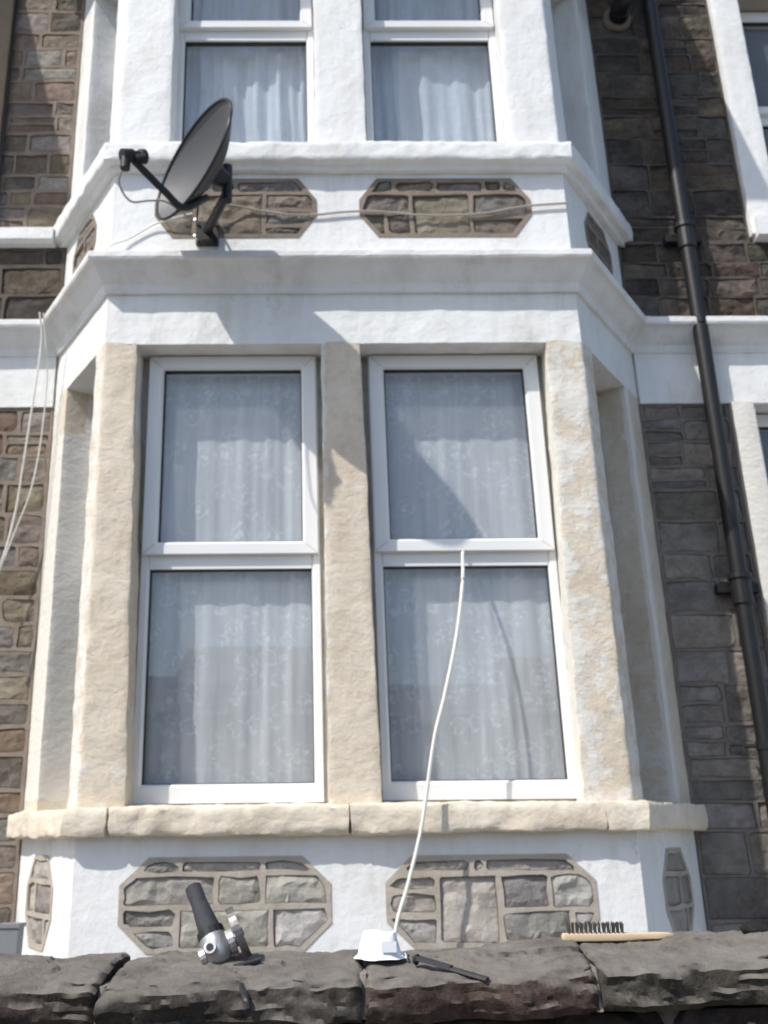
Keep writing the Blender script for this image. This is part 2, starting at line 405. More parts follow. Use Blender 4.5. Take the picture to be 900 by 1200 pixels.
def sheet(fr, outer, holes, depth, off=0.0, thick=None):
    """flat face with holes cut through it, each hole with side walls of the given depth; closed at the rim when thick"""
    V = [Vector(p) for p in outer]; E = [(i, (i+1) % len(outer)) for i in range(len(outer))]
    for h in holes:
        k = len(V); V += [Vector(p) for p in h]; E += [(k+i, k+(i+1) % len(h)) for i in range(len(h))]
    vo, eo, fo, *_ = delaunay_2d_cdt(V, E, [], 0, 1e-6)
    mb = MB(); keep = []
    bbs = [(min(p[0] for p in h), max(p[0] for p in h), min(p[1] for p in h), max(p[1] for p in h), h) for h in holes]
    for t in fo:
        c = sum((vo[i] for i in t), Vector((0, 0)))/len(t)
        if not inside(c, outer): continue
        if any(b[0] <= c.x <= b[1] and b[2] <= c.y <= b[3] and inside(c, b[4]) for b in bbs): continue
        keep.append(tuple(t))
    mb.add([fr(p.x, p.y, off) for p in vo], keep)
    for h in holes:
        n = len(h); mb.add([fr(p[0], p[1], off) for p in h]+[fr(p[0], p[1], off-depth) for p in h], [(i, (i+1) % n, n+(i+1) % n, n+i) for i in range(n)])
    if thick:
        n = len(outer); mb.add([fr(p[0], p[1], off) for p in outer]+[fr(p[0], p[1], off-thick) for p in outer], [(i, (i+1) % n, n+(i+1) % n, n+i) for i in range(n)]+[tuple(n+i for i in range(n))])
    return mb
def stone_piece(fr, poly, base, rise, relief, seed, mat, parent):
    """rock-faced stone filling one cell"""
    poly = ccw(poly); per = []; n = len(poly)
    tot = sum((Vector(poly[(i+1) % n])-Vector(poly[i])).length for i in range(n)); st = max(.022, tot/26)
    for i in range(n):
        a, b = Vector(poly[i]), Vector(poly[(i+1) % n]); k = max(1, round((b-a).length/st))
        per += [a.lerp(b, j/k) for j in range(k)]
    c = sum(per, Vector((0, 0)))/len(per); m = len(per)
    tx, tz = random.uniform(-.5, .5), random.uniform(-.6, .6); ext = max((p-c).length for p in per)
    inner = [c+(p-c)*max(.6, 1-.0035/max((p-c).length, .014)) for p in per]
    pin = [tuple(q) for q in inner]; g = max(.017, min(.032, math.sqrt(abs(area(poly)))/6)); pts = []
    x0_, x1_ = min(p.x for p in per), max(p.x for p in per); y0_, y1_ = min(p.y for p in per), max(p.y for p in per); rn = random.Random(int(seed*100))
    yy = y0_+g*.6
    while yy < y1_:
        xx = x0_+g*rn.uniform(.3, .8)
        while xx < x1_:
            q = (xx+rn.uniform(-.3, .3)*g, yy+rn.uniform(-.3, .3)*g); xx += g
            if inside(q, pin) and min((Vector(q)-p).length for p in inner) > g*.45: pts.append(Vector(q))
        yy += g*.85
    vo, eo, fo, *_ = delaunay_2d_cdt(inner+pts, [(i, (i+1) % m) for i in range(m)], [], 1, 1e-6)
    def hh(q):
        n3 = Vector((q.x*12, q.y*15, seed*2.3))
        d = min((q-p).length for p in inner); e = min(1, d/.02)
        r = noise.noise(n3)*.9 + (noise.ridged_multi_fractal(n3*.9, .8, 2.2, 3, 1.0, 2.0)-1.0)*.55 + .35*noise.noise(n3*4.7)
        return base + rise*(.80+.20*e) + relief*(r*(.35+.65*e) + ((q.x-c.x)*tx+(q.y-c.y)*tz)/max(ext, .02))
    nvo = len(vo); v = [fr(q.x, q.y, hh(q)) for q in vo]; f = [tuple(t) for t in fo]
    k0 = len(v); v += [fr(p.x, p.y, base) for p in per]
    near = [min(range(nvo), key=lambda j: (vo[j]-q).length_squared) for q in inner]
    for i in range(m):
        a_, b_ = near[i], near[(i+1) % m]
        f.append((k0+i, k0+(i+1) % m, b_, a_) if a_ != b_ else (k0+i, k0+(i+1) % m, a_))
    return obj('stone', v, f, mat, parent, centre=True)
def masonry(fr, outer, cells, strap_w, parent, strap_name, strap_mat, stone_mat, depth=.035, off=0.0, rise=.02, relief=.010, seed=1, thick=None, jit=.004, border=None):
    rnd = random.Random(seed); polys = []
    for cl in cells:
        p = clip(ccw(list(cl)), inset(outer, (border or strap_w)/2))
        if len(p) < 3 or abs(area(p)) < .0015: continue
        q = inset(p, strap_w/2)
        if len(q) < 3 or abs(area(q)) < .0006: continue
        polys.append(chamf(q, rnd.choice((.004, .006, .009, .013)), jit*1.5, rnd))
    mb = sheet(fr, outer, polys, depth, off, thick)
    part = mb.build(strap_name, strap_mat, parent)
    for i, p in enumerate(polys):
        grown = inset(p, -.0015) if False else p
        stone_piece(fr, grown, off-depth, rise*rnd.uniform(.7, 1.35), relief, seed*17+i, stone_mat, part)
    return part
def courses(x0, x1, z0, z1, seed, hs=(.10, .17), ws=(.16, .36)):
    rnd = random.Random(seed); z = z0; cells = []
    while z < z1-.02:
        h = rnd.uniform(*hs)
        if z+h > z1-.07: h = z1-z
        x = x0
        while x < x1-.01:
            w = rnd.uniform(*ws)
            if x+w > x1-.11: w = x1-x
            if h > .13 and w > .2 and rnd.random() < .22:
                s = rnd.uniform(.4, .6); cells.append([(x, z), (x+w, z), (x+w, z+h*s), (x, z+h*s)]); cells.append([(x, z+h*s), (x+w, z+h*s), (x+w, z+h), (x, z+h)])
            else: cells.append([(x, z), (x+w, z), (x+w, z+h), (x, z+h)])
            x += w
        z += h
    return cells
def octagon(x0, x1, z0, z1, cx, cz):
    return [(x0+cx, z0), (x1-cx, z0), (x1, z0+cz), (x1, z1-cz), (x1-cx, z1), (x0+cx, z1), (x0, z1-cz), (x0, z0+cz)]
def R(x0, x1, z0, z1): return [(x0, z0), (x1, z0), (x1, z1), (x0, z1)]

# ------------------------------------------------------------------ ground
GZ = -1.62
obj('road', [(-150, -150, GZ-.12), (150, -150, GZ-.12), (150, 150, GZ-.12), (-150, 150, GZ-.12)], [(0, 1, 2, 3)], 'asphalt', kind='structure', leaning=False)
MB().box(-60, 60, -4.9, -2.16, GZ-.3, GZ).build('pavement', 'kerb', kind='structure', leaning=False)
MB().box(-60, 60, -2.16, .9, GZ-.3, GZ+.05).build('garden_paving', 'paving', kind='structure', leaning=False)

# ------------------------------------------------------------------ the house
Z_SILL, Z_HEAD, Z_CORN, Z_USILL, Z_UWIN, Z_UHEAD, Z_EAVE = .0, 2.44, 2.97, 3.50, 3.64, 5.35, 5.80
def bay_path(x0, ext=0.0):
    dx, dy = CR/CL*ext, D/CL*ext
    return [(x0-H-CR-dx, D+dy), (x0-H, 0), (x0+H, 0), (x0+H+CR+dx, D+dy)]
def pane_frame(fr, u0, u1, z0, z1, w, off0, off1, bw=None):
    """mitred rectangular frame with a small inner bevel"""
    bw = w if bw is None else bw; v = []; f = []
    bv = .012
    for (i0, iz, o) in ((0, 0, off0), (0, 0, off1), (w-bv, bw-bv, off1), (w, bw, off1-bv*.9), (w, bw, off0)):
        v += [fr(u0+i0, z0+iz, o), fr(u1-i0, z0+iz, o), fr(u1-i0, z1-i0, o), fr(u0+i0, z1-i0, o)]
    for k in range(5):
        for i in range(4): f.append((k*4+i, k*4+(i+1) % 4, ((k+1) % 5)*4+(i+1) % 4, ((k+1) % 5)*4+i))
    return v, f
def slab(fr, u0, u1, z0, z1, o0, o1):
    mb = MB(); v = [fr(u, z, o) for o in (o0, o1) for z in (z0, z1) for u in (u0, u1)]
    return mb.add(v, [(0, 1, 3, 2), (4, 6, 7, 5), (0, 4, 5, 1), (2, 3, 7, 6), (0, 2, 6, 4), (1, 5, 7, 3)])
def window(house, fr, u0, u1, z0, zt, z1, open_sash=True, plane=-.15, sashw=.075):
    """white uPVC window: outer frame with transom > opening top sash, panes, gaskets"""
    fw = .042; mb = MB()
    mb.add(*pane_frame(fr, u0, u1, z0, z1, fw, plane-.07, plane, .085))
    a = slab(fr, u0+fw, u1-fw, zt-.075, zt+.0, plane-.066, plane-.004); mb.add(a.v, a.f)
    w = mb.build('window', 'upvc', house)
    obj('sealant', *pane_frame(fr, u0-.055, u1+.055, z0-.05, z1+.03, .08, plane-.06, plane-.014), 'sealant', w)
    so = plane+.028
    sx0, sx1, sz0, sz1 = u0+.008, u1-.008, zt-.004, z1-.008
    obj('sash', *pane_frame(fr, sx0, sx1, sz0, sz1, sashw, plane-.05, so, sashw-.012), 'upvc', w)
    ws = MB()
    for cx_, dx_ in ((sx0, 1), (sx1, -1)):
        for cz_, dz_, wz_ in ((sz0, 1, sashw-.012), (sz1, -1, sashw)):
            p0, p1 = Vector((cx_+dx_*.004, cz_+dz_*.004)), Vector((cx_+dx_*(sashw-.013), cz_+dz_*(wz_-.013))); nn = (p1-p0).normalized(); nn = Vector((-nn.y, nn.x))*.0013
            q4 = [p0+nn, p1+nn, p1-nn, p0-nn]
            ws.add([fr(q.x, q.y, o) for o in (so-.002, so+.0006) for q in q4], [(0, 1, 2, 3), (4, 5, 6, 7), (0, 1, 5, 4), (1, 2, 6, 5), (2, 3, 7, 6), (3, 0, 4, 7)])
    ws.build('weld_seam', 'sealant', w)
    g = MB()
    g.add(*pane_frame(fr, sx0+sashw-.002, sx1-sashw+.002, sz0+sashw-.014, sz1-sashw+.002, .008, plane-.02, so-.012))
    g.add(*pane_frame(fr, u0+fw-.002, u1-fw+.002, z0+.083, zt-.073, .007, plane-.05, plane-.012))
    g.build('gasket', 'gasket', w)
    for (a0, a1, b0, b1, o) in ((sx0+sashw-.004, sx1-sashw+.004, sz0+sashw-.016, sz1-sashw+.004, plane-.008), (u0+fw-.004, u1-fw+.004, z0+.081, zt-.071, plane-.035)):
        slab(fr, a0, a1, b0, b1, o-.006, o).build('pane', 'glass', w)
    return w

def build_bay(house, x0, main=True):
    fr = frames(x0)
    front, left, right = fr['front'], fr['left'], fr['right']
    X = lambda p: (p[0]+x0, p[1])
    cantL = lambda t, o=0.0: tuple((left(CL-t, 0, o)).to_2d()); cantR = lambda t, o=0.0: tuple((right(t, 0, o)).to_2d())
    # --- plinth below the sill and the apron between the storeys, rendered and painted, with panel openings
    PL = octagon(-1.045, -.12, -.483, -.093, .125, .115); PR = octagon(.118, 1.045, -.478, -.097, .12, .11)
    UL = octagon(-1.02, -.13, 3.085, 3.467, .10, .14); UR = octagon(.105, 1.055, 3.085, 3.465, .10, .14)
    cl0, cl1 = .27, .69                                         # panel on a canted side, measured from the front arris
    LP = octagon(CL-cl1, CL-cl0, -.50, -.085, .10, .14); RP = octagon(cl0, cl1, -.50, -.085, .10, .14)
    LU = octagon(CL-cl1, CL-cl0, 3.09, 3.46, .09, .13); RU = octagon(cl0, cl1, 3.09, 3.46, .09, .13)
    if not main: PL = PR = UL = UR = LP = RP = LU = RU = None
    for (nm, za, zb, sets) in (('plinth', GZ, Z_SILL+.02, ((front, -H, H, [PL, PR]), (left, 0, CL, [LP]), (right, 0, CL, [RP]))),
                               ('apron', Z_CORN-.06, Z_USILL+.03, ((front, -H, H, [UL, UR]), (left, 0, CL, [LU]), (right, 0, CL, [RU])))):
        mb = MB()
        for f_, a, b, hs in sets:
            s = sheet(f_, R(a, b, za, zb), [h for h in hs if h], .05); mb.add(s.v, s.f)
        # inner skin closes the wall
        v, f = sweep([(-.055, za), (-.055, zb), (-.2, zb), (-.2, za)], bay_path(x0)); mb.add(v, f)
        mb.build(nm, 'white', house)
    if main:
        # stone panels: real cells read from the wall
        def cells_low_l():
            return [R(-1.1, -.78, -.165, -.05), R(-.78, -.42, -.165, -.05), R(-.42, -.1, -.165, -.05),
                    R(-1.1, -.62, -.30, -.165), R(-.62, -.42, -.30, -.165), R(-.42, -.1, -.30, -.165),
                    R(-1.1, -.79, -.385, -.30), R(-1.1, -.79, -.52, -.385), R(-.79, -.385, -.52, -.30), R(-.385, -.1, -.52, -.30)]
        def cells_low_r():
            return [R(.1, .50, -.175, -.05), R(.50, .56, -.175, -.05), R(.56, 1.1, -.175, -.05),
                    R(.1, .345, -.245, -.175), R(.1, .345, -.345, -.245), R(.1, .345, -.52, -.345), R(.345, .62, -.52, -.175),
                    R(.62, .84, -.325, -.175), R(.84, 1.1, -.325, -.175), R(.62, .93, -.52, -.325), R(.93, 1.1, -.52, -.325)]
        def cells_up_l():
            return [R(-1.1, -.72, 3.37, 3.5), R(-.72, -.58, 3.37, 3.5), R(-.58, -.1, 3.37, 3.5), R(-1.1, -.80, 3.05, 3.37), R(-.80, -.42, 3.05, 3.37),
                    R(-.42, -.1, 3.26, 3.37), R(-.42, -.1, 3.16, 3.26), R(-.42, -.1, 3.05, 3.16)]
        def cells_up_r():
            return [R(.08, .30, 3.37, 3.5), R(.30, .53, 3.37, 3.5), R(.53, .80, 3.37, 3.5), R(.80, .90, 3.37, 3.5), R(.90, 1.1, 3.37, 3.5),
                    R(.08, .39, 3.24, 3.37), R(.08, .25, 3.05, 3.24), R(.25, .39, 3.05, 3.24), R(.39, .72, 3.05, 3.37), R(.72, 1.1, 3.21, 3.37), R(.72, 1.1, 3.05, 3.21)]
        def cells_cant(a, b, z0, z1, s):
            m = a+(b-a)*s; z_ = z0+(z1-z0)*.36; zz = z0+(z1-z0)*.72
            return [R(a, b, zz, z1), R(a, m, z_, zz), R(m, b, z_, zz), R(a, b+(a-b)*.25, z0, z_), R(b+(a-b)*.25, b, z0, z_)]
        k = dict(border=.024, off=.004, depth=.034)
        for nm_, f_, oc, ce, sm, st, sw, sd in (('low', front, PL, cells_low_l(), 'strap_tan', 'stone_low', .023, 11), ('low', front, PR, cells_low_r(), 'strap_tan', 'stone_low', .023, 12),
                                           ('up', front, UL, cells_up_l(), 'strap_brown', 'stone_up', .024, 13), ('up', front, UR, cells_up_r(), 'strap_brown', 'stone_up', .024, 14),
                                           ('low', left, LP, cells_cant(CL-cl1, CL-cl0, -.5, -.085, .35), 'strap_tan', 'stone_low', .023, 15), ('low', right, RP, cells_cant(cl0, cl1, -.5, -.085, .6), 'strap_tan', 'stone_low', .023, 16),
                                           ('up', left, LU, cells_cant(CL-cl1, CL-cl0, 3.09, 3.46, .5), 'strap_brown', 'stone_up', .024, 17), ('up', right, RU, cells_cant(cl0, cl1, 3.09, 3.46, .45), 'strap_brown', 'stone_up', .024, 18)):
            masonry(f_, oc, ce, sw, house, 'stone_panel', sm, st, rise=.027, relief=.012, seed=sd, thick=.05, **k)
    # --- ground-floor sill in separate stones
    sp = [(-.2, .0), (.066, 0.0), (.077, .006), (.082, .02), (.084, .108), (.078, .119), (-.2, .134)]
    J = bay_path(x0)
    def sill(path, name, mat, seed, dz=0.0, prof=sp, amp=.013, paint=lambda p: .0, zz=0.0):
        v, f = sweep([(o, z+zz) for o, z in prof], path, .022, amp, seed, .018); v = [p+Vector((0, 0, dz)) for p in v]
        return obj(name, v, f, mat, house, paint=paint, smooth=True)
    sill([J[0], J[1], (x0-1.098, 0)], 'sill_stone', 'sand_sill', 3, -.008)
    sill([(x0-1.088, 0), (x0-.034, 0)], 'sill_stone', 'sand_sill', 4, -.002)
    sill([(x0-.028, 0), (x0+1.10, 0)], 'sill_stone', 'sand_sill', 5, 0)
    sill([(x0+1.106, 0), J[2], J[3]], 'sill_stone', 'sand_sill', 6, -.002)
    # --- ground-floor piers
    t1, dp = .145, .23
    def corner_pier(sx, z0, z1, wt, wb, amp, mat, seed, paint):
        c = cantL if sx < 0 else cantR
        def plan(w):
            return [(x0+sx*H, 0), (x0+sx*w, 0), (x0+sx*w, dp), c(t1, -dp), c(t1)]
        p1, p0 = plan(wt), plan(wb)
        if sx > 0: p0 = p0[::-1]; p1 = p1[::-1]
        v, f = prism(p0, p1, z0, z1, .045, amp, seed)
        obj('pier', v, f, mat, house, paint=paint, smooth=True)
    def pL(p):
        if p.y > .02 and p.x > x0-1.12: return .95 if p.z > 1.95 else .25
        if p.x < x0-1.255: return .62
        return .16 if p.z > .35 else .3
    def pM(p):
        if p.y > .02: return .85
        if p.x < x0-.098: return .8 if p.z > 1.9 else .45
        return .1
    def pR(p):
        if p.y > .02 and p.x < x0+1.12: return .9
        if p.x < x0+1.075: return .62
        if p.x > x0+1.26: return .55
        return .56 if p.z > 1.5 else .47
    corner_pier(-1, .115, Z_HEAD+.01, 1.085, 1.035, .0085, 'sand', 21, pL)
    corner_pier(1, .115, Z_HEAD+.01, 1.062, 1.028, .0085, 'sand', 22, pR)
    v, f = prism([(x0-.122, 0), (x0+.118, 0), (x0+.118, dp), (x0-.122, dp)], [(x0-.122, 0), (x0+.085, 0), (x0+.085, dp), (x0-.122, dp)], .115, Z_HEAD+.01, .045, .0075, 23)
    obj('pier', v, f, 'sand', house, paint=pM, smooth=True)
    def jamb(sx, z0, z1, w, mat, amp, seed, paint):
        c = cantL if sx < 0 else cantR
        pl = [c(CL-w), c(CL-w, -dp), c(CL+.1, -dp), c(CL+.1)]
        if sx < 0: pl = pl[::-1]
        v, f = prism(pl, pl, z0, z1, .05, amp, seed); obj('jamb', v, f, mat, house, paint=paint, smooth=True)
    jamb(-1, .115, Z_HEAD+.01, .22, 'sand', .004, 31, lambda p: .12 if (p.z > 2.16 and p.y < D-.1) else (.45 if p.z < .2 else 1.3))
    def pJR(p):
        q = Vector((p.x-x0-H, p.y)); u = q.dot(Vector((CR, D)).normalized()); o = q.dot(Vector((D, -CR)).normalized())
        if o > -.02: return 1.1 if u < CL-.17 else .25
        return .28 if p.z > .5 else .5
    jamb(1, .115, Z_HEAD+.01, .22, 'sand', .005, 32, pJR)
    # --- lintel band over the ground-floor windows
    v, f = sweep([(0, Z_HEAD), (0, Z_CORN), (-.23, Z_CORN), (-.23, Z_HEAD)], bay_path(x0, .1), .06, .0035, 8, .06); obj('lintel_band', v, f, 'white', house, smooth=False)
    # --- upper sill, piers, head
    up = [(-.2, 3.50), (.035, 3.50), (.045, 3.525), (.078, 3.535), (.084, 3.545), (.085, 3.64), (.08, 3.65), (-.2, 3.675)]
    v, f = sweep(up, bay_path(x0, .14), .022, .0095, 9, .016); obj('upper_sill', v, f, 'white_rough', house, smooth=True)
    corner_pier(-1, 3.655, Z_UHEAD, .955, .955, .005, 'white_rough', 41, lambda p: 1)
    corner_pier(1, 3.655, Z_UHEAD, .97, .975, .005, 'white_rough', 42, lambda p: 1)
    v, f = prism([(x0-.13, 0), (x0+.158, 0), (x0+.158, dp), (x0-.13, dp)], [(x0-.13, 0), (x0+.158, 0), (x0+.158, dp), (x0-.13, dp)], 3.655, Z_UHEAD, .05, .005, 43)
    obj('pier', v, f, 'white_rough', house, smooth=True)
    for sx in (-1, 1): jamb(sx, 3.655, Z_UHEAD, .22, 'white', .003, 44+sx, lambda p: 1)
    v, f = sweep([(0, Z_UHEAD-.004), (0, Z_EAVE), (-.23, Z_EAVE), (-.23, Z_UHEAD-.004)], bay_path(x0, .1)); obj('lintel_band', v, f, 'white', house)
    # --- windows
    window(house, front, -1.047, -.152, .138, 1.338, 2.438)
    window(house, front, .122, 1.037, .142, 1.345, 2.438)
    window(house, front, -.962, -.14, 3.66, 4.665, Z_UHEAD-.006, sashw=.07)
    window(house, front, .165, .972, 3.66, 4.665, Z_UHEAD-.006, sashw=.07)
    for f_, a, b in ((left, .222, CL-t1-.002), (right, t1+.002, CL-.222)):
        window(house, f_, a, b, .138, 1.338, 2.438, plane=-.2); window(house, f_, a, b, 3.66, 4.665, Z_UHEAD-.006, plane=-.2)
    # --- bay roof with overhanging eaves
    ev = path_off(bay_path(x0), .42); tp = [(x0-1.2, D+.02), (x0-.75, D+.02), (x0+.75, D+.02), (x0+1.2, D+.02)]
    mb = MB(); mb.add([(p.x, p.y, Z_EAVE) for p in ev]+[(p.x, p.y, Z_EAVE+.1) for p in ev]+[(x, y, 7.0) for x, y in tp],
                      [(0, 1, 2, 3), (0, 1, 5, 4), (1, 2, 6, 5), (2, 3, 7, 6), (4, 5, 9, 8), (5, 6, 10, 9), (6, 7, 11, 10), (0, 4, 8, 11, 7, 3)])
    mb.build('bay_roof', 'slate', house)

house = thing('terraced_house', 'stone terraced house with white canted bay window and stripped sandstone piers', 'house', (0, D, GZ))
build_bay(house, 0)
# cornice round the bay and along the wall
XL, XR = -2.78, 3.6
cp = [(-.05, 2.735), (.018, 2.735), (.026, 2.755), (.03, 2.78), (.052, 2.80), (.075, 2.825), (.098, 2.855), (.112, 2.868), (.132, 2.872), (.138, 2.885), (.138, 2.915), (.13, 2.922), (-.05, 2.975)]
full = [(XL, D)] + bay_path(0) + [(XR, D)]
v, f = sweep(cp, full, .06, .0035, 10); obj('cornice', v, f, 'white', house)
for a, b in ((XL, -H-CR-.012), (H+CR+.012, XR)):
    fr = FR['wall']
    v, f = sweep([(.012, 2.405), (.012, 2.95), (-.2, 2.95), (-.2, 2.405)], [(a, D), (b, D)], .08, .002, 11, .08); obj('wall_band', v, f, 'white', house)
v, f = sweep([(-.1, 3.50), (.05, 3.50), (.075, 3.52), (.075, 3.60), (-.1, 3.62)], [(XL, D), (-1.80, D)], .05, .005, 12); obj('string_course', v, f, 'white_rough', house)

# main wall masonry
W = FR['wall']
def wall(x0, x1, z0, z1, seed, strap, stone, sw=.022, hs=(.10, .17), ws=(.17, .34), relief=.012, zcut=None, dep=.034):
    masonry(W, R(x0, x1, z0, z1), courses(x0, x1, z0 if zcut is None else zcut, z1, seed, hs, ws), sw, house, 'stone_wall', strap, stone, depth=dep, rise=dep*.85, relief=relief, seed=seed, thick=.28)
wall(XL, -1.735, GZ, 2.403, 101, 'strap_brown', 'stone_wall', .022, (.12, .19), zcut=-1.55, dep=.02)
wall(XL, -1.735, 2.952, 3.502, 102, 'strap_dark', 'stone_right', .022, (.2, .27), (.22, .42))  # darker stone and pointing in this band than above and below
wall(XL, -1.735, 3.618, 6.6, 103, 'strap_brown', 'stone_wall', .022, (.11, .19), (.15, .33), dep=.02)
wall(1.735, 2.27, GZ, 2.403, 104, 'strap_grey', 'stone_grey', .018, (.14, .23), (.2, .4), zcut=-1.55, dep=.018)
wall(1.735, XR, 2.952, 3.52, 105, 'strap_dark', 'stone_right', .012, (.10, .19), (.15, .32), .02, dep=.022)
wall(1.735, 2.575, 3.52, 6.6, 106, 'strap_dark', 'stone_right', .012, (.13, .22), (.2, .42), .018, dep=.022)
# upper wall over the bay, behind its roof, and the inside of the rooms
MB().box(-1.734, 1.734, D+.0, D+.28, 5.6, 6.6).build('upper_wall', 'opp_wall', house)
mb = MB(); mb.box(XL-.02, XR+.02, D+.285, 4.2, GZ, 6.9)
rm = mb
v = rm.v; fcs = [q for q in rm.f if q != (0, 1, 5, 4)]
obj('interior_wall', v, fcs, 'room', house)
MB().box(-1.73, 1.73, D, 4.19, 2.78, 2.93).build('interior_floor', 'room', house)
MB().box(-1.73, 1.73, D, 4.19, -.9, -.85).build('interior_floor', 'room', house)
mb = MB(); mb.add([(XL-.3, D-.3, 6.55), (XR+.3, D-.3, 6.55), (XR+.3, 4.4, 9.2), (XL-.3, 4.4, 9.2), (XL-.3, D-.3, 6.62), (XR+.3, D-.3, 6.62), (XR+.3, 4.4, 9.27), (XL-.3, 4.4, 9.27)],
                  [(0, 1, 2, 3), (4, 5, 6, 7), (0, 1, 5, 4), (1, 2, 6, 5), (2, 3, 7, 6), (3, 0, 4, 7)])
mb.build('roof', 'slate', house)
# window surrounds on the right of the wall
def surround(x0, x1, z0, z1, xw, zsill):
    v, f = prism([(x0, D-.045), (x1, D-.045), (x1, D+.2), (x0, D+.2)], [(x0, D-.045), (x1, D-.045), (x1, D+.2), (x0, D+.2)], z0, z1, .06, .005, 51, .05)
    obj('window_surround', v, f, 'white_rough' if z0 > 0 else 'sand', house, smooth=True, paint=lambda p: 1.6 if p.z > 1.7 else .8)
surround(2.272, 2.405, GZ, 2.40, 0, 0); surround(2.58, 2.772, 3.56, 6.0, 0, 0)
MB().box(2.60, 3.58, D-.09, D+.2, 3.525, 3.66).build('window_sill', 'white', house)
MB().box(2.41, 3.6, D-.02, D+.2, GZ, .13).build('window_sill', 'white', house)
MB().box(2.774, 3.6, D+.004, D+.2, 5.5, 6.6).build('upper_wall', 'opp_wall', house)
window(house, W, 2.775, 3.58, 3.665, 4.62, 5.495, plane=-.14); window(house, W, 2.408, 3.58, .135, 1.3, 2.40, plane=-.16)
# tan rendered strip at the party wall on the upper floor
v, f = prism([(-2.62, D-.055), (-2.205, D-.055), (-2.205, D+.02), (-2.62, D+.02)], [(-2.62, D-.055), (-2.205, D-.055), (-2.205, D+.02), (-2.62, D+.02)], 3.63, 6.5, .08, .004, 61, .08)
obj('party_pilaster', v, f, 'tan_render', house, smooth=True)

# ------------------------------------------------------------------ house next door: its bay throws the shadow on the left
nb = thing('terraced_house', 'neighbouring terraced house with white bay joined to the left party wall', 'house', (-4.50, D, GZ))
build_bay(nb, -4.50, False)
v, f = sweep(cp, [(-6.3, D)]+bay_path(-4.50)+[(XL-.01, D)], .2); obj('cornice', v, f, 'white', nb)
MB().box(-9.0, -4.50-1.735, D, D+.3, GZ, 6.6).build('wall', 'opp_wall', nb)
MB().box(-4.50-1.74, -4.50+1.735, D+.02, D+.3, 5.6, 6.6).build('upper_wall', 'opp_wall', nb)
MB().box(-9.0, -2.81, 2.2, 2.4, GZ, 6.6).build('interior_wall', 'room', nb)
mb = MB(); mb.add([(-9, D-.3, 6.55), (XL-.32, D-.3, 6.55), (XL-.32, 4.4, 9.2), (-9, 4.4, 9.2), (-9, D-.3, 6.62), (XL-.32, D-.3, 6.62), (XL-.32, 4.4, 9.27), (-9, 4.4, 9.27)],
                  [(0, 1, 2, 3), (4, 5, 6, 7), (0, 1, 5, 4), (1, 2, 6, 5), (2, 3, 7, 6), (3, 0, 4, 7)])
mb.build('roof', 'slate', nb)

# ------------------------------------------------------------------ houses across the street, seen only mirrored in the panes
def opposite(x0, lab, hz):
    t = thing('terraced_house', lab, 'house', (x0, -30, GZ), 'houses across the street')
    k = dict(leaning=False); y = -30
    MB().box(x0-3, x0+3, y-6, y, GZ, 4.6+hz).build('wall', 'opp_wall', t, **k)
    e, r_ = 4.55+hz, 6.4+hz
    mb = MB(); mb.add([(x0-3, y+.3, e), (x0+3, y+.3, e), (x0+3, y-3, r_), (x0-3, y-3, r_), (x0-3, y-6.3, e), (x0+3, y-6.3, e)], [(0, 1, 2, 3), (2, 3, 4, 5), (0, 3, 4), (1, 2, 5), (0, 1, 5, 4)])
    mb.build('roof', 'opp_roof', t, **k)
    for a, b, c, d in ((-2.2, -.9, -.6, 1.3), (-2.2, -.9, 2.2, 4.0), (1.0, 2.0, 2.2, 4.0)):
        w = MB().box(x0+a-.15, x0+b+.15, y, y+.06, c-.15, d+.15).build('window', 'opp_trim', t, **k)
        MB().box(x0+a, x0+b, y+.06, y+.075, c, d).build('pane', 'gutter', w, **k)
    MB().box(x0+1.0, x0+2.0, y, y+.05, GZ, .6).build('door', 'gutter', t, **k)
for i, hz in zip(range(-3, 4), (.2, -.5, .6, -.9, .1, 1.0, -.3)): opposite(i*6.0+1.9, 'stone terraced house across the street, mirrored in the window panes', hz)

# ------------------------------------------------------------------ curtains
def curtain_mesh(u0, u1, z0, z1, y, amp, per, mat, seed, label, sag=0.0):
    nx, nz = 110, 26; rnd = random.Random(seed); v = []; f = []
    ph = [rnd.uniform(0, 6.28) for _ in range(4)]
    for j in range(nz+1):
        z = z0+(z1-z0)*j/nz
        for i in range(nx+1):
            s = i/nx; x = u0+(u1-u0)*s; w = x*6.283/per
            sw = w + 3.2*noise.noise(Vector((x*2.6, z*.25, seed*1.7)))
            d = amp*(math.sin(sw+ph[0]) + .5*math.sin(sw*2.3+ph[1]+z*.4) + .35*math.sin(sw*.43+ph[2]))*(.55+.45*noise.noise(Vector((x*2.5, 3.1*seed, z*.3))))
            d += sag*noise.noise(Vector((x*5+z*1.6, z*1.1, seed)))
            v.append((x+d*.35, y+d, z))
    for j in range(nz):
        for i in range(nx): a = j*(nx+1)+i; f.append((a, a+1, a+nx+2, a+nx+1))
    return obj('net_curtain', v, f, mat, smooth=True, label=label, cat='curtain', group='curtains behind the bay window panes')
curtain_mesh(-1.06, -.03, .16, 2.47, .245, .0075, .17, 'net', 3, 'patterned white lace net curtain behind the ground-floor window under the satellite dish')
curtain_mesh(.0, 1.06, .16, 2.47, .245, .0075, .2, 'net', 8, 'patterned white lace net curtain behind the ground-floor window with the white cable')
curtain_mesh(-1.02, -.02, 3.69, 5.34, .285, .03, .17, 'satin', 5, 'plain white folded curtain behind the upper window above the satellite dish', .05)
curtain_mesh(.03, 1.02, 3.69, 5.34, .285, .03, .19, 'satin', 6, 'plain white folded curtain behind the upper window over the stone panel without a dish', .05)

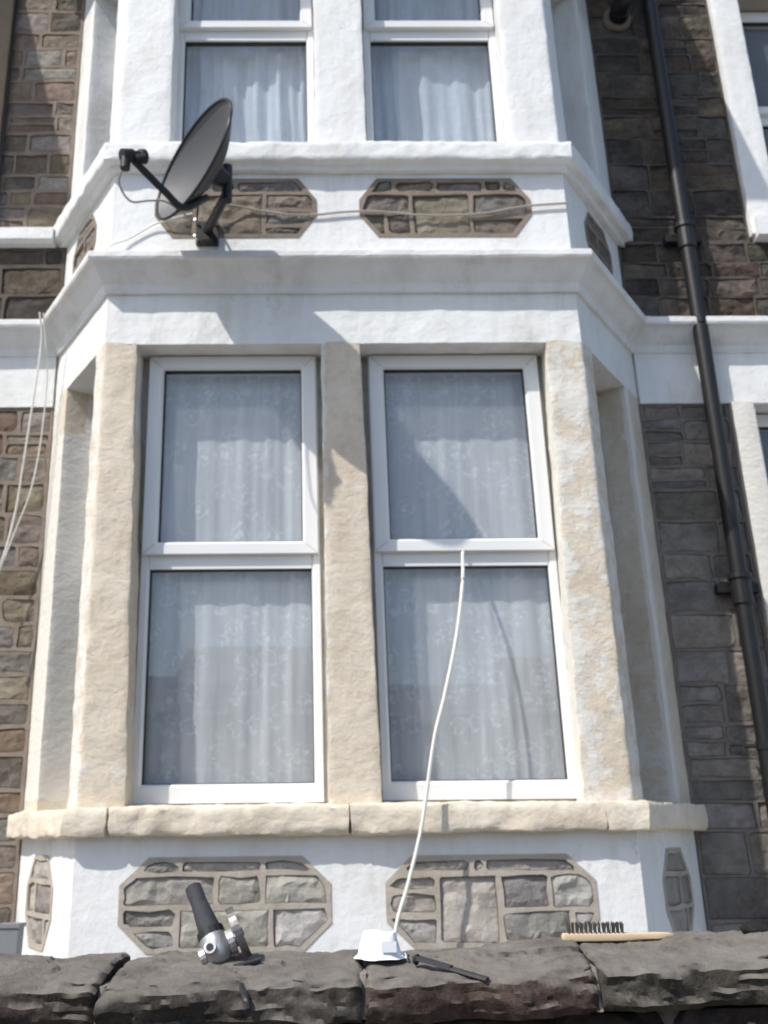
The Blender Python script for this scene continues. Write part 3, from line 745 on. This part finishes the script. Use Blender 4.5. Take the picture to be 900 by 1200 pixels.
# ------------------------------------------------------------------ satellite dish
dish = thing('satellite_dish', 'grey oval satellite dish on a black bracket fixed to the bay apron', 'satellite dish', (-.75, -.02, 3.0))
dc = Vector((-.721, -.513, 3.186)); psi, tilt, da, db = .913, .154, .375, .291
dn = Vector((-math.sin(psi)*math.cos(tilt), -math.cos(psi)*math.cos(tilt), math.sin(tilt)))
dh = dn.cross(Vector((0, 0, 1))).normalized(); dv = dh.cross(dn)
def dpt(r, th, back=0.0): return dc + dh*(da*r*math.cos(th)) + dv*(db*r*math.sin(th)) - dn*(.12*(1-r*r)+back)
nr, nt = 10, 48
def shell(back):
    v = [dpt(0, 0, back)]; f = []
    for i in range(1, nr+1): v += [dpt(i/nr, 2*math.pi*k/nt, back) for k in range(nt)]
    f += [(0, 1+k, 1+(k+1) % nt) for k in range(nt)]
    for i in range(nr-1): f += [(1+i*nt+k, 1+i*nt+(k+1) % nt, 1+(i+1)*nt+(k+1) % nt, 1+(i+1)*nt+k) for k in range(nt)]
    return v, f
obj('reflector', *shell(0), 'dish', dish, smooth=True); obj('reflector_back', *shell(.004), 'dark', dish, smooth=True)
mb = MB(); mb.tube([dpt(1.005, 2*math.pi*k/nt, .001) for k in range(nt+1)], .008, 8, False); mb.build('rim', 'dark', dish, smooth=True)
lnb = Vector((-.972, -.74, 3.035)); a0 = dpt(1.0, -math.pi/2-.05, .0)
mb = MB(); arm = [dpt(.6, -1.62, .03), a0 - dv*.02, a0.lerp(lnb, .35)-Vector((0, 0, .025)), a0.lerp(lnb, .75)-Vector((0, 0, .012)), lnb]
mb.tube(spline(arm, 6), .018, 8); mb.build('feed_arm', 'dark', dish, smooth=True)
axis = (dc-lnb).normalized(); mb = MB()
mb.tube([lnb-axis*.045, lnb-axis*.04, lnb+axis*.015, lnb+axis*.02, lnb+axis*.055, lnb+axis*.06], [.014, .030, .033, .026, .026, .034], 12); mb.tube([lnb-Vector((0, 0, .075))-axis*.02, lnb-axis*.02], .023, 10)
mb.tube([lnb+axis*.06, lnb+axis*.085], [.034, .036], 14); mb.tube([lnb+Vector((.03, -.0, -.015)), lnb+Vector((.075, .01, .0))], .018, 8)
mb.build('feed_head', 'dark', dish, smooth=True)
bk = dpt(0, 0, .02)
mb = MB(); mb.tube([bk+dn*.01, bk-dn*.05], [.055, .04], 14); mb.tube([bk-dn*.06-Vector((0, 0, .12)), bk-dn*.06+Vector((0, 0, .09))], .026, 10); mb.build('mount_head', 'dark', dish)
mast = bk-dn*.06
mb = MB(); mb.tube(spline([mast+Vector((0, 0, .05)), mast-Vector((0, 0, .05)), Vector((mast.x-.03, mast.y+.06, 3.08)), Vector((-.725, -.05, 3.09))], 6), .024, 10); mb.build('mast', 'dark', dish, smooth=True)
mb = MB(); mb.box(-.785, -.665, -.03, -.002, 3.03, 3.17); mb.box(-.755, -.69, -.07, -.03, 3.03, 3.10); mb.build('wall_plate', 'dark', dish)
for (qx, qy, qz) in ((-.772, -.035, 3.05), (-.772, -.035, 3.15), (-.68, -.035, 3.15)):
    p = Vector((qx, qy, qz)); mb = MB(); mb.tube([p, p+Vector((-.012, -.045, 0))], .008, 6); mb.build('bolt', 'galv', dish)
def cable(name, pts, r, mat, label, leaning=True):
    mb = MB(); mb.tube(spline(pts, 8), r, 7); return mb.build(name, mat, smooth=True, label=label, cat='cable', leaning=leaning)
cable('dish_cable', [(-.70, -.06, 3.24), (-.60, -.04, 3.268), (-.46, -.02, 3.25), (-.30, -.018, 3.225), (-.134, -.016, 3.222), (.02, -.016, 3.238), (.193, -.016, 3.242), (.45, -.018, 3.215), (.754, -.018, 3.222), (1.02, -.018, 3.27), (1.26, -.018, 3.29)], .0065, 'cable_tan', 'thin weathered cable running from the dish bracket across both stone panels')
cable('dish_lead', [lnb+Vector((-.02, 0, -.05)), (-1.03, -.68, 2.93), (-1.0, -.58, 2.90), (-.93, -.5, 2.96), (-.86, -.42, 3.01), (-.80, -.2, 3.08)], .005, 'cable_tan', 'thin looped lead hanging from the dish feed head')
cable('corner_cable', [(-.80, -.06, 3.20), (-.92, -.04, 3.18), (-1.02, -.02, 3.155), (-1.15, -.016, 3.07), (-1.24, -.03, 3.02), (-1.30, .03, 2.985)], .005, 'cable', 'thin pale cable dipping from the dish bracket round the left corner of the bay')

# ------------------------------------------------------------------ loose cables
cable('hanging_cable', [(-1.775, .46, 2.90), (-1.765, .5, 2.75), (-1.784, .52, 2.468), (-1.826, .55, 2.007), (-1.856, .57, 1.71), (-1.91, .55, 1.38), (-2.0, .5, 1.15)], .006, 'cable', 'thicker of the two white cables hanging from the cornice beside the stone wall')
cable('hanging_cable', [(-1.755, .47, 2.90), (-1.74, .53, 2.65), (-1.742, .58, 2.5), (-1.765, .62, 2.15), (-1.80, .62, 1.85), (-1.86, .61, 1.62), (-1.95, .6, 1.3)], .0045, 'cable', 'thinner of the two white cables hanging from the cornice beside the stone wall')
cable('power_cable', [(.575, .17, 1.345), (.562, .10, 1.31), (.545, .03, 1.15), (.493, -.05, .874), (.42, -.10, .60), (.355, -.13, .382), (.285, -.16, .036), (.215, -.18, -.20), (.151, -.19, -.394), (.10, -.22, -.75), (.16, -.4, -1.2), (.3, -.6, -1.55)], .0085, 'cable', 'white power cable hanging out from under the open window sash')
cable('wall_cable', [(-2.195, D-.03, 6.4), (-2.20, D-.03, 5.0), (-2.19, D-.03, 4.0), (-2.20, D-.10, 3.63)], .012, 'dark', 'black cable running down the wall beside the tan rendered strip')

# ------------------------------------------------------------------ drainpipe
dpz = thing('drainpipe', 'black cast-iron drainpipe running down the wall right of the bay', 'drainpipe', (2.135, .615, GZ))
px, py = 2.135, .615
MB().tube([(px, py, z) for z in (GZ, -.5, .4, 1.27)], .046, 16).build('pipe_section', 'iron', dpz, smooth=True)
MB().tube([(px, py, z) for z in (1.275, 2.2, 3.0, 3.52)], .046, 16).build('pipe_section', 'iron', dpz, smooth=True)
MB().tube([(px, py, z) for z in (3.525, 4.4, 5.3, 6.5)], .046, 16).build('pipe_section', 'iron', dpz, smooth=True)
for z in (1.27, 3.52):
    MB().tube([(px, py, z-.11), (px, py, z-.105), (px, py, z+.0), (px, py, z+.03), (px, py, z+.034), (px, py, z+.062), (px, py, z+.065)], [.050, .056, .056, .056, .066, .066, .05], 16).build('collar', 'iron', dpz)
    MB().box(px-.115, px+.115, py+.035, D-.0, z-.03, z+.02).build('bracket_ear', 'iron', dpz)
for z in (2.90, .41):
    mb = MB().tube([(px, py, z-.02), (px, py, z+.02)], .052, 14); mb.tube([(px-.10, py+.03, z), (px-.03, py+.0, z)], .012, 8); mb.build('pipe_clip', 'iron', dpz)
# waste outlet high on the wall
wo = thing('waste_outlet', 'short black pipe outlet with ragged mortar ring high on the shaded wall', 'pipe outlet', (1.93, D, 5.3))
wx, wz = 1.93, 5.30
ringv = []; rf = []
for i in range(20):
    a = 2*math.pi*i/20; r1 = .10+.015*noise.noise(Vector((math.cos(a)*2, math.sin(a)*2, 5)))
    ringv += [(wx+r1*math.cos(a), D-.004, wz+r1*math.sin(a)), (wx+r1*.93*math.cos(a), D-.026, wz+r1*.93*math.sin(a)), (wx+.06*math.cos(a), D-.028, wz+.06*math.sin(a)), (wx+.06*math.cos(a), D+.03, wz+.06*math.sin(a))]
for i in range(20):
    for k in range(3): rf.append((i*4+k, ((i+1) % 20)*4+k, ((i+1) % 20)*4+k+1, i*4+k+1))
obj('mortar_ring', ringv, rf, 'strap_brown', wo)
MB().tube([(wx, D+.05, wz), (wx, D-.05, wz), (wx, D-.052, wz), (wx, D-.09, wz)], [.055, .055, .066, .066], 18).build('pipe_socket', 'iron', wo, smooth=False)
MB().tube(spline([(wx, D-.09, wz), (wx, D-.17, wz+.02), (wx, D-.20, wz+.10), (wx, D-.20, wz+.35)], 6), .05, 14).build('pipe_bend', 'iron', wo, smooth=True)
# grey duct at the left foot of the bay
gp = thing('grey_duct', 'short grey plastic square duct standing at the left foot of the bay', 'duct', (-1.385, -.3, GZ+.05))
MB().box(-1.425, -1.345, -.345, -.275, GZ+.05, -.345).build('duct_body', 'grey_pl', gp, leaning=False)
MB().box(-1.43, -1.34, -.35, -.27, -.345, -.33).build('duct_cap', 'grey_pl', gp, leaning=False)

# ------------------------------------------------------------------ garden wall
gw = thing('garden_wall', 'low rough black stone garden wall with slab coping in front of the bay', 'wall', (0, -1.95, GZ))
YF = -2.125
def coping_stone(x0, x1, top0, top1, seed, front=0.0, back=0.0, th=.125):
    n = max(4, int((x1-x0)/.0075)); m = 0; v = []; f = []
    key = [(-1.765, 0), (-1.765, .75), (-1.785, .97), (-1.84, 1.0), (-1.93, .95), (-2.02, .85), (-2.085, .74), (-2.118, .62), (-2.125, .40), (-2.12, .12), (-2.10, 0), (-1.95, 0)]
    prof0 = []
    for i, a in enumerate(key):
        b = key[(i+1) % len(key)]; L = math.hypot(b[0]-a[0], (b[1]-a[1])*th); q = max(1, int(L/.008)) if i < 9 else 1
        prof0 += [(a[0]+(b[0]-a[0])*j/q, a[1]+(b[1]-a[1])*j/q) for j in range(q)]
    m = len(prof0)
    for i in range(n+1):
        t = i/n; x = x0+(x1-x0)*t; top = top0+(top1-top0)*t
        endr = min(1, min(t, 1-t)*(x1-x0)/.012)
        top += .008*noise.noise(Vector((x*3.3, seed*2.1, 0))) + .006*noise.noise(Vector((x*11, seed*2.1, 3)))
        top -= (1-endr)**2*.006
        for y, k in prof0:
            z = top-th*(1-k); p = Vector((x, y, z)); sd3 = Vector((seed*3.1, seed*1.7, seed*5.3))
            fr_ = min(1, max(0, (-1.99-y)/.09))                       # how far onto the broken front
            wob = noise.noise(Vector((x*2.2, 1.5, seed*4.0)))*.05
            lay = noise.ridged_multi_fractal(Vector((x*2.4, y*3, (z+wob)*15))+sd3, .75, 2.2, 5, 1.0, 2.2)-1.15
            chip = noise.noise(Vector((x*5, y*7, z*9))+sd3)*.018 + noise.noise(Vector((x*15, y*17, z*22))+sd3)*.013
            fine = noise.ridged_multi_fractal(Vector((x*22, y*26, z*34))+sd3, .7, 2.2, 4, 1.0, 2.0)-1.1
            p.y += fr_*(.020*lay+chip-.005*fine) + (1-endr)*.010*(1 if y < -1.95 else 0)
            crack = max(0, noise.ridged_multi_fractal(Vector((x*4.5, y*8, 2))+sd3, .9, 2.1, 3, 1.0, 2.0)-1.25)
            step = .007*round(2.0*noise.noise(Vector((x*4, y*7, 4))+sd3))
            p.z += (1-fr_)*(.012*noise.noise(Vector((x*6, y*9, 1))+sd3) + step - .010*crack + .0035*fine) + fr_*.006*noise.noise(Vector((x*24, y*24, z*24)))
            v.append(p)
    for i in range(n):
        for k in range(m): f.append((i*m+k, i*m+(k+1) % m, (i+1)*m+(k+1) % m, (i+1)*m+k))
    f += [tuple(range(m)), tuple(n*m+k for k in range(m))]
    return obj('coping_stone', v, f, 'coping', gw, smooth=True, leaning=False, centre=True)
coping_stone(-2.3, -1.359, -.29, -.285, 1); coping_stone(-1.351, -.560, -.283, -.292, 2); coping_stone(-.552, .046, -.303, -.282, 3); coping_stone(.054, .584, -.285, -.275, 4)
coping_stone(.592, 1.301, -.270, -.235, 5); coping_stone(1.309, 2.2, -.24, -.23, 6)
for x, z in ((-1.355, -.30), (-.556, -.318), (.05, -.30), (.588, -.29), (1.305, -.255)):
    v, f = prism([(x-.008, -2.115), (x+.008, -2.115), (x+.008, -1.79), (x-.008, -1.79)], [(x-.008, -2.07), (x+.008, -2.07), (x+.008, -1.80), (x-.008, -1.80)], z-.10, z-.012, .02, .004, 5)
    obj('mortar_joint', v, f, 'mortar_pale', gw, leaning=False, smooth=True)
MB().box(-2.3, 2.2, -2.045, -1.80, GZ+.0, -.395).build('wall_core', 'mortar_pale', gw, leaning=False)
rnd = random.Random(5); zt = -.388; row = 0
GF = Frame((0, -2.045), (1, 0), (0, -1))
joints = [[-2.3, -1.72, -1.30, -.86, -.50, -.17, .187, .742, 1.12, 1.6, 2.2]]
while zt > GZ+.1:
    h = [.17, .2, .16, .22, .18, .2, .2][row % 7]
    xs = joints[0] if row == 0 else [-2.3+i*.42+rnd.uniform(-.1, .1) for i in range(11)]+[2.2]
    for a, b in zip(xs, xs[1:]):
        if b-a < .05: continue
        q = chamf(inset(R(a, b, max(GZ+.02, zt-h), zt), .008), .02, .006, rnd)
        o = None
        poly = ccw(q)
        st = stone_piece(GF, poly, -.02, .05, .035, rnd.uniform(0, 90), 'gwall', gw)
    zt -= h; row += 1

# ------------------------------------------------------------------ angle grinder
gr = thing('angle_grinder', 'silver-headed angle grinder with dark body standing on the garden wall', 'angle grinder', (-.31, -1.93, -.315))
K = dict(leaning=False)
hd = Vector((-.312, -1.955, -.262)); bd = Vector((-.385, -1.90, -.128))
ax = (bd-hd).normalized()
mb = MB(); mb.tube([hd+ax*.040, hd+ax*.052, hd+ax*.10, hd+ax*.118, hd+ax*.150, hd+ax*.165, hd+ax*.170], [.027, .027, .0225, .0205, .021, .020, .012], 16); mb.build('motor_body', 'grip', gr, smooth=True, **K)
mb = MB(); mb.tube([hd+ax*.028, hd+ax*.044], [.034, .034], 16); mb.build('body_collar', 'dark', gr, **K)
# cast gear head: swelling from collar to a blunt nose
nose = hd-ax*.038
mb = MB(); mb.tube([hd+ax*.030, hd+ax*.012, hd-ax*.01, hd-ax*.028, nose, nose-ax*.006], [.0325, .035, .036, .031, .022, .010], 16); mb.build('gear_head', 'steel', gr, smooth=True, **K)
side = Vector((.96, .12, .25)); side = (side-ax*side.dot(ax)).normalized()
mb = MB(); mb.tube([hd-side*.046-ax*.008, hd-side*.044-ax*.008, hd-side*.03-ax*.008], [.013, .020, .022], 14); mb.build('head_boss', 'steel', gr, **K)
fw = ax.cross(side).normalized()
mb = MB(); mb.tube([hd-fw*.030-ax*.006-side*.014, hd-fw*.041-ax*.006-side*.014], [.017, .015], 14)
o_ = mb.build('handle_socket', 'steel', gr, **K)
MB().tube([hd-fw*.0405-ax*.006-side*.014, hd-fw*.042-ax*.006-side*.014], [.009, .009], 12).build('socket_hole', 'dark', gr, **K)
mb = MB(); mb.tube([hd+side*.03-ax*.004, hd+side*.046-ax*.004, hd+side*.0465-ax*.004, hd+side*.06-ax*.004], [.030, .030, .018, .018], 16); mb.build('bearing_flange', 'steel', gr, **K)
sd = (side+Vector((0, -.06, 0))).normalized(); dcx = hd+side*.062+ax*.006
mb = MB(); mb.tube([dcx, dcx+sd*.004], [.058, .058], 36); mb.build('disc', 'discmat', gr, **K)
mb = MB(); mb.tube([dcx+sd*.0045, dcx+sd*.0055], [.030, .030], 24); mb.tube([dcx+sd*.0055, dcx+sd*.011], [.011, .010], 10); mb.build('disc_label', 'rust', gr, **K)
# guard: half drum behind the disc
a1 = ax; b1 = sd.cross(a1).normalized(); gv = []; gf = []; ng = 18
for i in range(ng+1):
    th = math.radians(-15+190*i/ng); d = a1*math.cos(th)+b1*math.sin(th)
    gv += [dcx-sd*.010+d*.02, dcx-sd*.010+d*.065, dcx+sd*.009+d*.065, dcx+sd*.009+d*.062, dcx-sd*.007+d*.062, dcx-sd*.007+d*.02]
for i in range(ng):
    for k in range(6): gf.append((i*6+k, i*6+(k+1) % 6, (i+1)*6+(k+1) % 6, (i+1)*6+k))
gf += [(0, 1, 2, 3, 4, 5), tuple(ng*6+k for k in range(6))]
obj('guard', gv, gf, 'guardmat', gr, leaning=False)
cp0 = bd+Vector((0, .012, 0))
mb = MB(); mb.tube(spline([cp0, cp0+Vector((0, .03, -.004)), Vector((-.385, -1.80, -.17)), Vector((-.365, -1.73, -.30)), Vector((-.33, -1.71, -.6)), Vector((-.2, -1.6, -1.2)), Vector((.2, -1.2, -1.55))], 6), .004, 7); mb.build('flex', 'dark', gr, smooth=True, **K)
# dark tools beside it
cable('black_strap', [(-.262, -2.0, -.312), (-.243, -2.05, -.322), (-.228, -2.09, -.338), (-.215, -2.13, -.352), (-.208, -2.143, -.372)], .0085, 'dark', 'short black strap hanging over the coping edge beside the grinder', False)
MB().tube([(-.262, -2.0, -.302), (-.20, -1.985, -.288)], .007, 8).build('grinder_key', 'dark', label='small black key lying on the coping behind the strap', cat='tool', leaning=False)

# ------------------------------------------------------------------ dust mask
dm = thing('dust_mask', 'white cup dust mask lying on the garden wall coping', 'dust mask', (.087, -1.96, -.29))
v = []; f = []; n, rr = 28, [(1.14, -.004), (1.03, 0.0), (.98, .006), (.89, .026), (.79, .046), (.72, .053), (.5, .055), (.25, .056)]
for r, z in rr:
    for k in range(n):
        a = 2*math.pi*k/n; sq = (abs(math.cos(a))**3+abs(math.sin(a))**3)**(-1/3)
        x = .053*r*math.cos(a)*sq*(1.0 if z > .001 else 1.02); y = .042*r*math.sin(a)*sq
        v.append((.087+x+.004*noise.noise(Vector((x*40, y*40, z*30))), -1.965+y, -.285+z*(1+.12*noise.noise(Vector((x*25, y*25, 7))))+(.006*noise.noise(Vector((x*30, 2, 1))) if z < .002 else 0)))
v.append((.087, -1.965, -.229))
for j in range(len(rr)-1):
    for k in range(n): f.append((j*n+k, j*n+(k+1) % n, (j+1)*n+(k+1) % n, (j+1)*n+k))
for k in range(n): f.append(((len(rr)-1)*n+k, (len(rr)-1)*n+(k+1) % n, len(v)-1))
cup = obj('mask_cup', v, f, 'mask', dm, smooth=True, leaning=False)
mb = MB(); pv = []
for i in range(7):
    for j in range(5):
        x = .005+.036*i/6; z = .012+.024*j/4
        # lies 0.6 mm off the front of the cup
        r = 1.0-.12*(z/.034); yy = -.042*r*1.0-.0016-.001*j*0
        pv.append((.087+x, -1.965-.042*(1.0-.14*((z-.012)/.024))-.0022, -.285+z))
pf = [(i*5+j, (i+1)*5+j, (i+1)*5+j+1, i*5+j+1) for i in range(6) for j in range(4)]
obj('printed_mark', pv, pf, 'maskprint', dm, leaning=False)
MB().tube(spline([(.140, -1.97, -.283), (.152, -2.0, -.286), (.150, -1.96, -.280), (.160, -1.93, -.283)], 5), .002, 6).build('elastic_strap', 'maskprint', dm, smooth=True, leaning=False)

# ------------------------------------------------------------------ flat black tool and wire brush
tl = thing('flat_scraper', 'long flat black scraper lying across the coping beside the dust mask', 'scraper', (.26, -2.06, -.288))
a, b = Vector((.175, -2.02, -.288)), Vector((.332, -2.115, -.322)); d = (b-a).normalized(); s = d.cross(Vector((0, 0, 1))).normalized(); up = s.cross(d)
def bar(p, q, w, h):
    mb = MB(); v = [x+s*i*w+up*j*h for x in (p, q) for i, j in ((-1, 0), (1, 0), (.8, 1), (-.8, 1))]
    return mb.add(v, [(0, 1, 2, 3), (4, 5, 6, 7), (0, 1, 5, 4), (1, 2, 6, 5), (2, 3, 7, 6), (3, 0, 4, 7)])
bar(a, a.lerp(b, .5), .0115, .009).build('handle', 'dark', tl, **K); bar(a.lerp(b, .501), b, .0105, .006).build('blade', 'iron', tl, **K)
MB().tube([a-d*.006, a+d*.002], [.010, .0135], 10).build('handle_end', 'dark', tl, **K)
br = thing('wire_brush', 'wooden-handled wire brush lying bristles up on the garden wall coping', 'brush', (.69, -1.86, -.26))
bz = -.258; by = -1.87
mb = MB(); v = []; f = []
secs = [(.552, .010, .006, 0), (.556, .016, .010, 0), (.60, .0165, .0105, 0), (.70, .0165, .010, 0), (.725, .013, .0095, 0), (.745, .0105, .008, .001), (.79, .0125, .0085, .0015), (.825, .0105, .007, .002), (.836, .005, .004, .002)]
for x, w, h, dz in secs:
    for k in range(10):
        t = 2*math.pi*k/10; v.append((x, by+w*math.copysign(abs(math.cos(t))**.6, math.cos(t)), bz+dz+h*math.copysign(abs(math.sin(t))**.6, math.sin(t))))
for i in range(len(secs)-1):
    for k in range(10): f.append((i*10+k, i*10+(k+1) % 10, (i+1)*10+(k+1) % 10, (i+1)*10+k))
f += [tuple(range(10)), tuple((len(secs)-1)*10+k for k in range(10))]
obj('handle', v, f, 'wood', br, smooth=True, leaning=False)
for i in range(13):
    x = .569+i*.0115; mb = MB()
    for j in range(4):
        y = by-.011+j*.0073
        for q in range(3):
            ex, ey = rnd.uniform(-.004, .004), rnd.uniform(-.004, .004)
            mb.tube([(x+rnd.uniform(-.001, .001), y, bz+.008), (x+ex, y+ey, bz+.034+rnd.uniform(-.004, .003))], .0011, 4)
    mb.build('bristle_tuft', 'bristle', br, leaning=False)
# dark pebble-like lump at the end of the wall
v, f = [], []
for j in range(7):
    t = j/6; r = math.sin(math.pi*(.12+.80*t)); z = -.262+.042*t
    for k in range(14):
        a = 2*math.pi*k/14; p = Vector((1.055+.05*r*math.cos(a), -1.885+.04*r*math.sin(a), z)); v.append(p+.009*nv(p, 26, 4))
for j in range(6):
    for k in range(14): f.append((j*14+k, j*14+(k+1) % 14, (j+1)*14+(k+1) % 14, (j+1)*14+k))
f += [tuple(range(14)), tuple(6*14+k for k in range(14))]
obj('loose_stone', v, f, 'gwall', smooth=True, leaning=False, label='small dark loose stone on the raised end of the coping', cat='stone')
